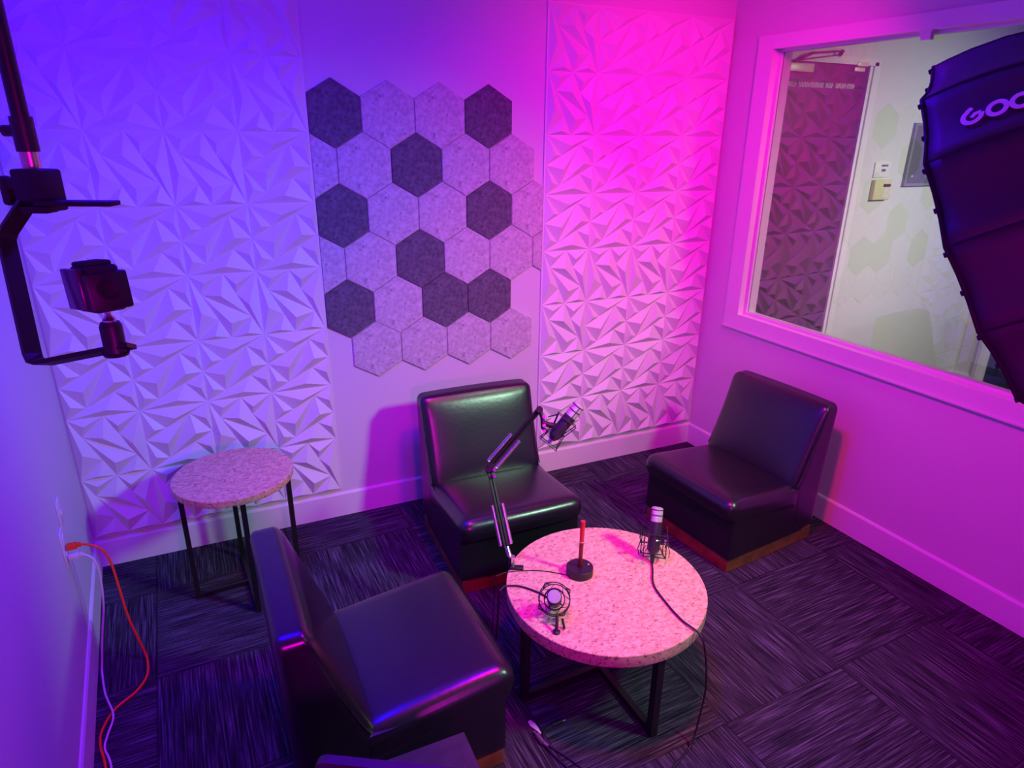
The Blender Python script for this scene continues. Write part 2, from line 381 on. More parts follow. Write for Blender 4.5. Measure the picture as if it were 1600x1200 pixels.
# ------------------------------------------------------------------ felt hexagons
rowsH = ['DLLD', 'LLDLL', 'DLLDL', 'LLDLLL', 'DLDD', 'LLLL']
x0H = [1.358, 1.2265, 1.3595, 1.227, 1.3605, 1.4985]
rn = ['top row', 'second row down', 'third row down', 'fourth row down', 'fifth row down', 'bottom row']
def ordn(i, n):
    if i == 0: return 'leftmost'
    if i == n - 1: return 'rightmost'
    return {1: 'second from left', 2: 'third from left', 3: 'fourth from left', 4: 'fifth from left'}[i]
for r, row in enumerate(rowsH):
    for k, ch in enumerate(row):
        cx = x0H[r] + 0.2678 * k; cz = 2.186 - 0.2397 * r; hw = 0.1325; hh = 0.1575; hs = 0.0795
        poly = [(0, hh), (hw, hs), (hw, -hs), (0, -hh), (-hw, -hs), (-hw, hs)]
        lo, hi = 1.2405 - cx, 2.4915 - cx; cut = ''
        def clip(poly, lim, sgn):
            out = []
            for i in range(len(poly)):
                p, q_ = poly[i], poly[(i + 1) % len(poly)]; ip = sgn * (p[0] - lim) <= 0; iq = sgn * (q_[0] - lim) <= 0
                if ip: out.append(p)
                if ip != iq:
                    t = (lim - p[0]) / (q_[0] - p[0]); out.append((lim, p[1] + t * (q_[1] - p[1])))
            return out
        if -hw < lo: poly = clip(poly, lo, -1); cut = ', cut off straight'
        if hw > hi: poly = clip(poly, hi, 1); cut = ', cut off straight'
        b = BM(); a = [b.verts.new((p[0], -0.0005, p[1])) for p in poly]; f0 = b.faces.new(a)
        e = bmesh.ops.extrude_face_region(b, geom=[f0]); nv = [v for v in e['geom'] if isinstance(v, bmesh.types.BMVert)]
        for v in nv: v.co.y = -0.0115
        nf = [f for f in e['geom'] if isinstance(f, bmesh.types.BMFace)]
        bmesh.ops.bevel(b, geom=[ed for ed in nf[0].edges], offset=0.003, segments=2, affect='EDGES')
        col = 'dark grey' if ch == 'D' else 'pale grey'
        o = obj('felt_hexagon', b, m_feltd if ch == 'D' else m_feltl); o.location = (cx, 0, cz)
        tag(o, '%s felt wall hexagon, %s in the %s%s' % (col, ordn(k, len(row)), rn[r], cut), 'acoustic tile', 'felt hexagons on the back wall')

# ------------------------------------------------------------------ slipper chairs
CWd, CD, HS, CH, YT, TT, YJ, HP, HJ = 0.636, 0.687, 0.435, 0.807, -0.024, 0.100, 0.238, 0.075, 0.375
def sst(a, b, t):
    t = max(0, min(1, (t - a) / (b - a))); return t * t * (3 - 2 * t)
def make_chair(label, loc, heading, group):
    t = thing('slipper_chair', label, 'chair', (loc[0], loc[1], 0), heading - PI / 2, group)
    w = CWd
    # plinth
    b = bbox((-w / 2 + 0.012, 0.012, 0.0), (w / 2 - 0.012, CD - 0.012, HP), 0.003, 1); obj('plinth', b, m_plinth, t)['label'] = 'reddish brown wooden plinth'
    # body under the seat
    b = rbox((w - 0.002, CD - 0.10, HJ - HP - 0.01), 0.012, 5); b.transform(Matrix.Translation((0, CD / 2 + 0.045, HP + (HJ - HP - 0.01) / 2)))
    obj('base', b, m_leather, t, 50)
    # seat cushion, rounded at the front and sloping back
    sd = CD - YJ + 0.08; sh = 0.135
    def fs(p, q):
        x, y, z = p
        ty = (q[1] + 1) / 2
        z = z + (HS - HJ) * (ty - 1) * 1.0
        edge = max(0, 1 - abs(q[0]) ** 4) * max(0, 1 - abs(q[1]) ** 4)
        if q[2] > 0: z += 0.014 * edge * q[2]
        y += 0.012 * sst(0.3, 1, q[1]) * (1 - abs(q[2])) * 1.0
        if q[1] > 0.98: y += 0.006 * (1 - q[0] ** 2)
        return Vector((x, y, z))
    b = rbox((w + 0.010, sd, sh), 0.048, 10, fs); b.transform(Matrix.Translation((0, CD - sd / 2 + 0.026, HS - sh / 2 - 0.008)))
    obj('seat', b, m_leather, t, 60)
    # backrest: thick wedge, thin at the top
    z0, z1 = HP + 0.004, CH
    def fb(p, q):
        x, y, z = p
        zz = z + (z0 + z1) / 2; v = (zz - z0) / (z1 - z0)
        yb = YT * v
        yf = YJ if zz < HJ else YJ + (YT + TT - YJ) * ((zz - HJ) / (z1 - HJ)) ** 0.9
        s = (y / D0 + 0.5)
        yy = yb + (yf - yb) * s
        if q[1] > 0 and zz > HJ - 0.05:
            yy += 0.016 * q[1] * max(0, 1 - q[0] ** 4) * max(0, 1 - (2 * (zz - HJ) / (z1 - HJ) - 1) ** 4)
        if q[2] > 0.98: zz += 0.006 * (1 - q[0] ** 2)
        return Vector((x, yy, zz))
    D0 = 0.16
    b = rbox((w, D0, z1 - z0), 0.036, 10, fb); obj('backrest', b, m_leather, t, 60)
    # piping down the side edges of the backrest
    for s in (-1, 1):
        b = BM(); pts = []
        for i in range(13):
            v = i / 12; zz = HJ + (CH - 0.02 - HJ) * v; yf = YJ + (YT + TT - YJ) * v ** 0.9
            pts.append((s * (w / 2 - 0.004), yf - 0.022, zz))
        tube(b, pts, 0.0035, 6); obj('piping', b, m_leather, t, 60)
    return t
grp = 'black leather armless chairs around the coffee table'
make_chair('black leather armless chair facing the camera, right behind the boom arm', (1.946, -0.29), -1.590, grp)
make_chair('black leather armless chair by the right wall under the window', (3.562, -0.968), 3.250, grp)
make_chair('black leather armless chair at front left, turned away beside the orange cord', (0.756, -1.595), 0.033, grp)

# ------------------------------------------------------------------ round tables
def round_table(label, cx, cy, h, R, th, legr, rz, lw):
    t = thing('round_table', label, 'table', (cx, cy, 0), rz, 'round speckled tables')
    b = BM(); lathe(b, [(0, h - 0.001), (R - 0.003, h - 0.001), (R - 0.003, h), (0, h)], 96)
    b.free(); b = BM(); lathe(b, [(0, h - 0.0015), (R - 0.0015, h - 0.0015), (R - 0.0015, h - 0.0002), (R - 0.003, h), (0, h)], 96); obj('tabletop', b, m_top, t, 30)
    b = BM(); lathe(b, [(0, h - th), (R - 0.001, h - th), (R, h - th + 0.002), (R, h - 0.002), (R - 0.0013, h - 0.0013), (R - 0.02, h - 0.0013), (0, h - 0.0018)], 96)
    obj('tabletop_edge', b, m_edge, t, 30)['label'] = 'speckled tan edge of the top'
    for k in range(4):
        a = k * PI / 2; d = Vector((math.cos(a), math.sin(a), 0)); b = BM()
        bar(b, d * legr, d * legr + Vector((0, 0, h - th)), lw, lw); obj('leg', b, m_blk, t)
    for k in range(2):
        a = k * PI / 2; d = Vector((math.cos(a), math.sin(a), 0)); b = BM()
        bar(b, -d * legr + Vector((0, 0, lw / 2 + 0.001 * k)), d * legr + Vector((0, 0, lw / 2 + 0.001 * k)), lw * 0.85, lw); obj('floor_bar', b, m_blk, t)
        b = BM(); bar(b, -d * legr + Vector((0, 0, h - th - lw / 2 - 0.001 * k)), d * legr + Vector((0, 0, h - th - lw / 2 - 0.001 * k)), lw * 0.85, lw * 0.9); obj('top_bar', b, m_blk, t)
    return t
TX, TY, TZ = 1.985, -1.640, 0.440
round_table('low round speckled coffee table carrying the microphones', TX, TY, TZ, 0.394, 0.050, 0.355, math.radians(2), 0.030)
round_table('smaller tall round speckled side table near the left corner', 0.692, -0.448, 0.618, 0.263, 0.032, 0.235, math.radians(5), 0.022)

# ------------------------------------------------------------------ microphones
def shock_mount(t, r, h, z0, mtx):
    # two cages of wire: rings joined by slanted rods with elastic loops
    b = BM()
    for z, rr in ((z0, r), (z0 + h, r)):
        pts = [mtx @ Vector((rr * math.cos(2 * PI * i / 32), rr * math.sin(2 * PI * i / 32), z)) for i in range(32)]; tube(b, pts, 0.0021, 6, closed=True)
    for z in (z0 + h * 0.3, z0 + h * 0.7):
        pts = [mtx @ Vector((r * 0.66 * math.cos(2 * PI * i / 32), r * 0.66 * math.sin(2 * PI * i / 32), z)) for i in range(32)]; tube(b, pts, 0.002, 6, closed=True)
    for k in range(4):
        a = k * PI / 2 + PI / 4
        P = lambda rr, aa, z: mtx @ Vector((rr * math.cos(aa), rr * math.sin(aa), z))
        tube(b, [P(r, a - 0.25, z0), P(r * 1.18, a, z0 + h / 2), P(r, a + 0.25, z0 + h)], 0.0021, 6)
        tube(b, [P(r, a + 0.25, z0), P(r * 1.18, a, z0 + h / 2), P(r, a - 0.25, z0 + h)], 0.0021, 6)
        tube(b, [P(r, a - 0.5, z0), P(r * 0.66, a, z0 + h * 0.3)], 0.0013, 5); tube(b, [P(r, a + 0.5, z0 + h), P(r * 0.66, a, z0 + h * 0.7)], 0.0013, 5)
        tube(b, [P(r * 0.66, a + .4, z0 + h * 0.3), P(r * 0.36, a + .4, z0 + h * 0.4)], 0.0016, 5)
        tube(b, [P(r * 0.66, a + .4, z0 + h * 0.7), P(r * 0.36, a + .4, z0 + h * 0.6)], 0.0016, 5)
    obj('shock_mount', b, m_blkp, t, 60)
def mic_body(t, mtx, L, r=0.026, gl=0.36):
    z1 = L; zg = L * (1 - gl)
    b = BM(); lathe(b, [(0, 0), (r * 0.55, 0), (r * 0.62, 0.006), (r * 0.93, 0.016), (r, 0.024), (r, zg), (r * 0.94, zg + 0.001), (0, zg + 0.001)], 32, mtx); obj('body', b, m_micb, t, 40)
    b = BM(); lathe(b, [(r * 0.93, zg), (r * 0.93, z1 - 0.008), (r * 0.86, z1 - 0.002), (r * 0.7, z1), (0, z1 + 0.0015)], 32, mtx); obj('grille', b, m_grille, t, 40)['label'] = 'pale metal mesh grille'
    b = BM()
    for zz in (zg + (z1 - zg) * 0.48, z1 - 0.008):
        tube(b, [mtx @ Vector((r * 0.97 * math.cos(2 * PI * i / 32), r * 0.97 * math.sin(2 * PI * i / 32), zz)) for i in range(32)], 0.0016, 6, closed=True)
    for a in (0.3, 0.3 + PI):
        tube(b, [mtx @ Vector((r * .98 * math.cos(a), r * .98 * math.sin(a), z)) for z in (zg - 0.002, z1 - 0.006)], 0.0018, 6)
    obj('grille_band', b, m_micb, t, 60)
# 1: upright microphone in a round wire cradle
mp = Vector((1.706, -1.745, TZ))
t = thing('microphone', 'microphone standing upright in a round wire cradle on the near left of the table', 'microphone', mp, group='studio microphones')
axm = Vector((-0.36, -0.60, 0.78)).normalized(); I = frame_z(Vector((0.004, 0.022, 0.072)) - axm * 0.032, axm); I2 = frame_z(Vector((0.004, 0.022, 0.072)) - axm * 0.058, axm)
mic_body(t, I2, 0.118, 0.027, 0.30); shock_mount(t, 0.057, 0.040, 0.012, I)
b = BM(); lathe(b, [(0, 0), (0.014, 0), (0.014, 0.006), (0.009, 0.010), (0, 0.010)], 20, Matrix.Translation((-0.030, -0.063, 0))); tube(b, [(-0.030, -0.063, 0.008), (-0.022, -0.050, 0.030), (-0.014, -0.034, 0.046)], 0.0058, 10)
tube(b, [(0.004, -0.060, 0.004), (0.002, -0.045, 0.036)], 0.0045, 8); obj('mount_stem', b, m_blkp, t, 50)
b = BM(); lathe(b, [(0, -0.018), (0.008, -0.018), (0.010, 0.0), (0.010, 0.004), (0, 0.004)], 16, I2); obj('connector', b, m_blkp, t, 50)
# 2: microphone leaning back at the far right of the table
bp_ = Vector((2.238, -1.600, TZ)); t = thing('microphone', 'microphone in a square wire cradle at the far right of the coffee table', 'microphone', bp_, group='studio microphones')
ax = Vector((0.24, 0.30, 0.92)).normalized(); A = frame_z((0, 0, 0.038), ax, (1, -0.5, 0)); mic_body(t, A, 0.195, 0.0265, 0.30)
b = BM()
def sq(rr, z): return [A @ Vector(p) for p in ((-rr, -rr * .7, z), (rr, -rr * .7, z), (rr, rr * .7, z), (-rr, rr * .7, z))]
for z in (-0.006, 0.085): tube(b, sq(0.046, z), 0.0022, 6, closed=True)
for i in range(4):
    lo, hi = sq(0.046, -0.006)[i], sq(0.046, 0.085)[i]; tube(b, [lo, hi], 0.0022, 6)
    tube(b, [lo, A @ Vector(((-0.028, 0.028, 0.028, -0.028)[i], (-0.012, -0.012, 0.012, 0.012)[i], 0.03))], 0.0015, 5)
for s in (-1, 1):
    tube(b, [A @ Vector((s * 0.048, 0, 0.03)), A @ Vector((s * 0.058, 0.01, 0.06)), A @ Vector((s * 0.050, 0.02, 0.12))], 0.003, 6)
    tube(b, [A @ Vector((s * 0.028, 0, 0.045)), A @ Vector((s * 0.052, 0, 0.045))], 0.004, 8)
    tube(b, [A @ Vector((s * 0.056, 0, 0.05)), A @ Vector((s * 0.066, -0.01, 0.02)), A @ Vector((s * 0.062, -0.02, -0.004))], 0.0022, 6)
obj('shock_mount', b, m_blkp, t, 60)
for s in (-1, 1):
    for z in (0.052, 0.064):
        b = BM(); tube(b, [A @ Vector((s * 0.040, -0.02, z)), A @ Vector((s * 0.047, -0.02, z))], 0.0048, 8); obj('thumb_screw', b, m_chrome, t, 50)['label'] = 'bright metal screw'
b = BM(); tube(b, [A @ Vector((0.0268 * math.cos(a / 10), -0.0268 * abs(math.sin(a / 10)), 0.062)) for a in range(0, 16)], 0.002, 6)
obj('clip_band', b, m_chrome, t, 50)['label'] = 'bright metal band'
b = BM(); lathe(b, [(0, -0.034), (0.007, -0.034), (0.0095, -0.018), (0.0115, 0.0), (0.0115, 0.004), (0, 0.004)], 16, A); obj('connector', b, m_blkp, t, 50)
cb = bp_ + A @ Vector((0, 0, -0.034))
b = BM(); pts = spline([cb, (2.205, -1.650, TZ + 0.006), (2.150, -1.735, TZ + 0.005), (2.130, -1.850, TZ + 0.005), (2.125, -1.945, TZ + 0.006), (2.140, -2.020, TZ + 0.002), (2.150, -2.050, TZ - 0.05), (2.160, -2.070, TZ - 0.20), (2.140, -2.080, 0.10), (2.10, -2.10, 0.012), (2.03, -2.13, 0.006), (1.96, -2.16, 0.005), (1.88, -2.24, 0.005), (1.80, -2.40, 0.005)], 10)
tube(b, pts, 0.0036, 8); tag(obj('microphone_cable', b, m_cable, None, 60), 'black cable from the far right microphone over the table edge to the floor', 'cable')

# 3: boom arm with its microphone
t = thing('microphone_boom_arm', 'black folding boom arm with silver springs clamped to the left edge of the coffee table', 'microphone arm', (1.694, -1.375, 0.44))
o0 = Vector((1.694, -1.375, 0.44))
def L_(p): return Vector(p) - o0
Bp, El, Tp = Vector((1.683, -1.352, 0.500)), Vector((1.672, -1.190, 0.800)), Vector((1.893, -1.205, 1.035))
b = bbox((-0.012, -0.045, 0.001), (0.050, -0.020, 0.010), 0.002, 1); 
bbox((-0.012, -0.045, -0.075), (-0.002, -0.020, 0.010), 0.002, 1, None, b); bbox((-0.012, -0.045, -0.085), (0.045, -0.020, -0.075), 0.002, 1, None, b)
tube(b, [(0.022, -0.032, -0.10), (0.022, -0.032, -0.045)], 0.004, 8); 
b.transform(Matrix.Rotation(math.radians(-25), 4, 'Z')); obj('table_clamp', b, m_blk, t, 40)
b = BM(); tube(b, [L_((1.688, -1.392, 0.450)), L_((1.688, -1.392, 0.488))], 0.013, 16); tube(b, [L_((1.683, -1.380, 0.480)), L_(Bp) + Vector((0, 0, 0.01))], 0.011, 12); obj('pivot_post', b, m_chrome, t, 40)['label'] = 'shiny metal pivot post'
rv = RX
def arm(a, b_, name, s0, s1, off=0.011):
    d = (b_ - a).normalized(); sd = d.cross(FW).normalized(); bm = BM()
    for s in (-1, 1): bar(bm, L_(a + sd * s * off * .55), L_(b_ + sd * s * off * .55), 0.009, 0.009)
    o = obj(name, bm, m_blk, t)
    L = (b_ - a).length
    for s in (-1, 1):
        bm = BM(); p0 = a + d * L * s0 + sd * s * 0.021; p1 = a + d * L * s1 + sd * s * 0.021; n = 90
        tube(bm, [L_(p0.lerp(p1, i / 2)) for i in range(3)], 0.0078, 10); sp = obj('spring', bm, m_chrome, o, 50); sp['label'] = 'silver coil spring'
        bm = BM(); pts = []
        x = d.orthogonal().normalized(); y = d.cross(x)
        for i in range(40 * 8): pts.append(L_(p0.lerp(p1, i / 319) + (x * math.cos(i * PI / 4) + y * math.sin(i * PI / 4)) * 0.0082))
        tube(bm, pts, 0.0012, 4); bm2 = bm; obj('spring_coil', bm2, m_chrome, o, 60)
    return o
arm(Bp, El, 'lower_arm', 0.05, 0.55); arm(El, Tp, 'upper_arm', 0.06, 0.52)
b = BM(); tube(b, [L_(El - FW * 0.016), L_(El + FW * 0.016)], 0.016, 16); bbox((-0.014, -0.012, -0.022), (0.018, 0.012, 0.020), 0.004, 2, Matrix.Translation(L_(El)), b); obj('elbow_joint', b, m_blk, t, 40)
for dz in (-0.012, 0.014):
    b = BM(); tube(b, [L_(El + RX * 0.022 + UP * (dz - 0.02) - FW * 0.02), L_(El + RX * 0.022 + UP * (dz - 0.02) + FW * 0.012)], 0.007, 10); obj('elbow_bolt', b, m_chrome, t, 40)['label'] = 'bright metal bolt'

b = BM(); tube(b, [L_(Tp - FW * 0.014), L_(Tp + FW * 0.014)], 0.014, 16); tube(b, [L_(Tp), L_(Tp + RX * 0.012 - UP * 0.035), L_(Tp + RX * 0.014 - UP * 0.075), L_(Tp + RX * 0.03 - UP * 0.10)], 0.009, 12); obj('head_joint', b, m_blk, t, 50)
for dz in (-0.03, -0.066, -0.09):
    b = BM(); tube(b, [L_(Tp + RX * 0.018 + UP * dz - FW * 0.02), L_(Tp + RX * 0.018 + UP * dz + FW * 0.012)], 0.007, 10); obj('head_bolt', b, m_chrome, t, 50)['label'] = 'bright metal bolt'
MB = Tp + RX * 0.050 - UP * 0.125; max_ = (RX * 0.62 + UP * 0.78 - FW * 0.10).normalized()
t = thing('microphone', 'microphone held at an angle by the boom arm in front of the chair', 'microphone', MB, group='studio microphones')
A = frame_z((0, 0, 0), max_, FW); mic_body(t, A, 0.185, 0.0262, 0.33)
b = BM()
P = lambda x, y, z: A @ Vector((x, y, z))
tube(b, [P(0, 0.02, 0.055), P(0, 0.048, 0.04), P(0, 0.072, 0.03)], 0.012, 10)
for s in (-1, 1):
    for u in (-1, 1):
        tube(b, [P(s * 0.030, u * 0.040, -0.022), P(s * 0.036, u * 0.030, 0.045), P(s * 0.030, u * 0.046, 0.105)], 0.0023, 6)
        tube(b, [P(s * 0.036, u * 0.030, 0.045), P(s * 0.018, u * 0.018, 0.05)], 0.0035, 6)
    for z in (-0.022, 0.105): tube(b, [P(s * 0.030, -0.043, z), P(s * 0.030, 0.043, z)], 0.0019, 6)
for u in (-1, 1):
    for z in (-0.022, 0.105): tube(b, [P(-0.030, u * 0.043, z), P(0.030, u * 0.043, z)], 0.0019, 6)
for k in range(5): tube(b, [P(-0.02 + 0.01 * k, 0.043, 0.1), P(-0.01 + 0.005 * k, 0.07, 0.065)], 0.001, 5)
obj('shock_mount', b, m_blkp, t, 60)
b = BM(); lathe(b, [(0, -0.022), (0.009, -0.022), (0.0105, 0.0), (0.0105, 0.004), (0, 0.004)], 16, A); obj('connector', b, m_chrome, t, 50)

# pen stand and pen
hp_ = Vector((1.921, -1.545, TZ))
t = thing('pen_stand', 'round black stand holding the red pen, in the middle of the coffee table', 'pen holder', hp_)
b = BM(); lathe(b, [(0, 0), (0.053, 0), (0.0545, 0.002), (0.0545, 0.032), (0.0525, 0.0345), (0.010, 0.0345), (0.0095, 0.030), (0, 0.030)], 48); obj('base', b, m_blkp, t, 35)
b = BM(); lathe(b, [(0, 0.0345), (0.0035, 0.0345), (0.003, 0.036), (0, 0.0362)], 12, Matrix.Translation((0.038, -0.004, 0))); obj('indicator', b, m_plate, t, 35)
pa = Vector((0.02, 0.005, 1)).normalized(); A = frame_z(hp_ + Vector((0, 0, 0.0302)), pa)
t = thing('pen', 'red pen with a silver ring, standing upright in the round black stand', 'pen', hp_ + Vector((0, 0, 0.0302)))
A = frame_z((0, 0, 0), pa)
b = BM(); lathe(b, [(0, 0), (0.0062, 0), (0.0080, 0.004), (0.0088, 0.118), (0, 0.118)], 20, A); obj('barrel', b, m_dred, t, 40)['label'] = 'dark red barrel'
b = BM(); lathe(b, [(0, 0.1181), (0.0092, 0.1181), (0.0092, 0.1225), (0, 0.1225)], 20, A); obj('ring', b, m_chrome, t, 40)['label'] = 'silver ring'
b = BM(); lathe(b, [(0, 0.1226), (0.0090, 0.1226), (0.0096, 0.210), (0.0092, 0.214), (0, 0.2145)], 20, A); obj('cap', b, m_red, t, 40)['label'] = 'bright red cap'
b = BM(); pts = spline([hp_ + Vector((-0.053, -0.004, 0.008)), (1.858, -1.530, TZ + 0.003), (1.786, -1.472, TZ + 0.003), (1.706, -1.437, TZ + 0.003), (1.647, -1.424, TZ + 0.003), (1.612, -1.430, TZ + 0.004), (1.598, -1.428, TZ - 0.02), (1.592, -1.42, TZ - 0.2), (1.585, -1.40, 0.05), (1.58, -1.34, 0.004)], 10)
tube(b, pts, 0.0018, 6); tag(obj('power_cable', b, m_cable, None, 60), 'thin black wire from the pen stand over the left edge of the table', 'cable')
b = BM(); pts = spline([mp + Vector((0.034, 0.075, 0.024)), (1.735, -1.640, TZ + 0.006), (1.712, -1.590, TZ + 0.005), (1.665, -1.530, TZ + 0.005), (1.615, -1.505, TZ + 0.005), (1.590, -1.512, TZ + 0.004), (1.578, -1.515, TZ - 0.03), (1.572, -1.50, TZ - 0.25), (1.56, -1.46, 0.03), (1.54, -1.38, 0.006), (1.50, -1.28, 0.006)], 10)
tube(b, pts, 0.0036, 8); tag(obj('microphone_cable', b, m_cable, None, 60), 'black cable from the upright microphone hanging off the left table edge', 'cable')

# cables and connectors lying on the carpet
b = BM(); z = 0.006
prf = [(-0.006, -0.010), (0.006, -0.011), (0.011, 0.012), (0.006, 0.034), (0.002, 0.060), (-0.003, 0.060), (-0.008, 0.034), (-0.011, 0.012)]
b = prism([(-p[1], p[0]) for p in prf], 0, 0.007); bmesh.ops.bevel(b, geom=list(b.edges), offset=0.0015, segments=2, affect='EDGES')
b.transform(Matrix.Rotation(math.radians(102), 4, 'Z'))
o = obj('cable_tag', b, m_tag); o.location = (1.602, -1.770, 0.002); tag(o, 'small white cable tag lying on the carpet in front of the left chair', 'cable tag')
t = thing('plug_lead', 'black lead with a metal plug trailing from the white tag on the carpet', 'cable', (1.60, -1.86, 0))
b = BM(); tube(b, spline([(0.0, 0.005, 0.008), (0.02, -0.08, 0.006), (0.05, -0.18, 0.005), (0.07, -0.36, 0.005)], 8), 0.0035, 8); obj('lead', b, m_cable, t, 60)
b = BM(); tube(b, [(-0.006, 0.046, 0.010), (-0.003, 0.028, 0.010)], 0.005, 10); tube(b, [(-0.003, 0.028, 0.011), (0.003, -0.012, 0.011)], 0.0095, 12); tube(b, [(0.006, -0.012, 0.009), (0.014, -0.03, 0.008)], 0.007, 10); obj('plug', b, mat('dull_metal', (0.35, 0.28, 0.30), 0.4, metal=0.8), t, 50)['label'] = 'dull metal plug'
t = thing('jack_lead', 'short black lead with a silver jack tip beside the table shadow', 'cable', (1.716, -1.815, 0))
b = BM(); tube(b, [(-0.045, 0.0, 0.008), (-0.002, 0.0, 0.009)], 0.0065, 10); tube(b, spline([(-0.045, 0.0, 0.008), (-0.085, -0.01, 0.005), (-0.10, -0.06, 0.005), (-0.05, -0.16, 0.005), (0.0, -0.30, 0.005), (0.01, -0.5, 0.005)], 8), 0.003, 8); obj('lead', b, m_cable, t, 50)
b = BM(); tube(b, [(-0.002, 0.0, 0.009), (0.012, 0.0, 0.009)], 0.0042, 10); obj('jack_tip', b, m_chrome, t, 50)['label'] = 'silver jack tip'

# ------------------------------------------------------------------ outlet and cords at the left wall
wr = math.atan2(-1, KL * -1)          # direction running along the left wall towards the camera
def LWm(y, z):                        # frame on the left wall: local x out of the wall, local y along it, z up
    d = Vector((KL, 1, 0)).normalized(); n = Vector((1, -KL, 0)).normalized()
    m = Matrix((n, d, Vector((0, 0, 1)))).transposed().to_4x4(); m.translation = Vector((xl(y), y, z)); return m
Mw = LWm(-0.765, 0.585)
t = thing('wall_outlet', 'white wall outlet low on the left wall with the cords plugged in', 'outlet', Mw.translation, math.atan2(-KL, 1))
t.rotation_euler = Mw.to_euler()
obj('cover_plate', bbox((0.0005, -0.035, -0.075), (0.006, 0.035, 0.075), 0.002, 2), m_plate, t, 40)
for zz in (-0.035, 0.035): obj('socket', bbox((0.006, -0.017, zz - 0.022), (0.010, 0.017, zz + 0.022), 0.002, 2), m_plate, t, 40)
Mw2 = LWm(-0.675, 0.690)
t = thing('wall_plate', 'blank white wall plate just above the plugged outlet on the left wall', 'wall plate', Mw2.translation); t.rotation_euler = Mw2.to_euler()
obj('cover_plate', bbox((0.0005, -0.035, -0.057), (0.006, 0.035, 0.057), 0.002, 2), m_plate, t, 40)
obj('toggle', bbox((0.006, -0.005, -0.012), (0.012, 0.005, 0.012), 0.002, 2), m_plate, t, 40)
def cord(name, label, m, mp_, y, z, pts, r):
    M_ = LWm(y, z); o = M_.translation.copy(); t = thing(name, label, 'power cord', o)
    iM = Matrix.Translation(-o)
    b = bbox((0.011, -0.012, -0.012), (0.046, 0.012, 0.012), 0.004, 2, iM @ M_); bbox((0.045, -0.008, -0.008), (0.060, 0.008, 0.008), 0.003, 2, iM @ M_, b); obj('plug', b, mp_, t, 40)
    b = BM(); P0 = M_ @ Vector((0.058, 0, 0)); tube(b, [p - o for p in spline([P0] + pts, 12)], r, 8); obj('lead', b, m, t, 60)
cord('extension_cord', 'orange extension cord plugged into the left wall outlet and looping on the carpet', m_orange, m_orange, -0.765, 0.583,
     [Vector(p) for p in ((0.160, -0.770, 0.570), (0.190, -0.770, 0.530), (0.204, -0.770, 0.46), (0.210, -0.775, 0.36), (0.220, -0.79, 0.22), (0.240, -0.80, 0.10), (0.257, -0.82, 0.012), (0.261, -0.917, 0.006), (0.227, -0.993, 0.006), (0.159, -1.058, 0.006), (0.125, -1.146, 0.006), (0.126, -1.222, 0.006), (0.153, -1.333, 0.006), (0.19, -1.6, 0.006))], 0.0048)
cord('extension_cord', 'white cord plugged in below the orange plug and running down the left wall', m_whitec, m_whitec, -0.778, 0.546,
     [Vector(p) for p in ((0.150, -0.780, 0.515), (0.158, -0.780, 0.44), (0.146, -0.785, 0.30), (0.118, -0.80, 0.16), (0.100, -0.81, 0.06), (0.094, -0.84, 0.008), (0.117, -0.962, 0.006), (0.158, -1.100, 0.016), (0.146, -1.185, 0.010), (0.142, -1.242, 0.006), (0.170, -1.333, 0.006), (0.215, -1.6, 0.006))], 0.0040)

# ------------------------------------------------------------------ overhead camera rig (hangs from a ceiling pole)
rz0 = Vector((0.507, -2.20, 2.035))
def dep(u, v, D=1.0): return CP + D * (FW + RX * ((u - 806.84) / 1030.61) - UP * ((v - 595.84) / 1030.61))
t = thing('camera_boom', 'black overhead camera pole with clamp and bent bracket, hanging at top left', 'camera mount', rz0)
def R_(p): return Vector(p) - rz0
b = BM(); tube(b, [R_((0.507, -2.178, 2.11)), R_((0.507, -2.178, HC))], 0.0118, 20); obj('pole', b, m_blk, t, 40)
b = BM(); tube(b, [R_((0.507, -2.178, 2.078)), R_((0.507, -2.178, 2.128))], 0.0155, 20); q0 = Vector((0.507, -2.178, 2.108)); tube(b, [R_(q0), R_(q0 - RX * 0.030)], 0.0085, 12); obj('collar', b, m_blkp, t, 40)
b = BM(); tube(b, [R_((0.507, -2.180, 2.050)), R_((0.507, -2.180, 2.080))], 0.0125, 20); obj('spigot', b, m_copper, t, 40)['label'] = 'coppery metal spigot'
# clamp block, knob, plate
th = math.radians(-38)
Mc = Matrix.Translation(R_((0.512, -2.196, 2.024))) @ Matrix.Rotation(th, 4, 'Z')
b = bbox((-0.027, -0.020, -0.032), (0.029, 0.020, 0.030), 0.004, 2, Mc); obj('clamp_block', b, m_mat, t, 40)
b = BM(); kp = Vector((-0.046, -0.004, 0.010)); tube(b, [R_((0.512, -2.196, 2.024)) + RX * -0.024 - UP * -0.004, R_((0.512, -2.196, 2.024)) + RX * -0.040 + UP * 0.002], 0.010, 12)
kc = R_((0.512, -2.196, 2.024)) - RX * 0.048
b = bbox((-0.008, -0.008, -0.024), (0.008, 0.008, 0.020), 0.005, 2, Matrix.Translation(kc) @ Matrix.Rotation(th, 4, 'Z')); bbox((-0.01, -0.006, 0.0), (0.028, 0.006, 0.018), 0.004, 2, Matrix.Translation(kc) @ Matrix.Rotation(th, 4, 'Z'), b)
obj('clamp_knob', b, m_mat, t, 40)
b = BM()
b = bbox((0.0, -0.016, -0.0035), (0.112, 0.016, 0.0035), 0.0015, 2, frame_z(dep(62, 317) - rz0, Vector((0, 0, 1)), RX + FW * 0.05)); obj('quick_release_plate', b, m_mat, t, 40)
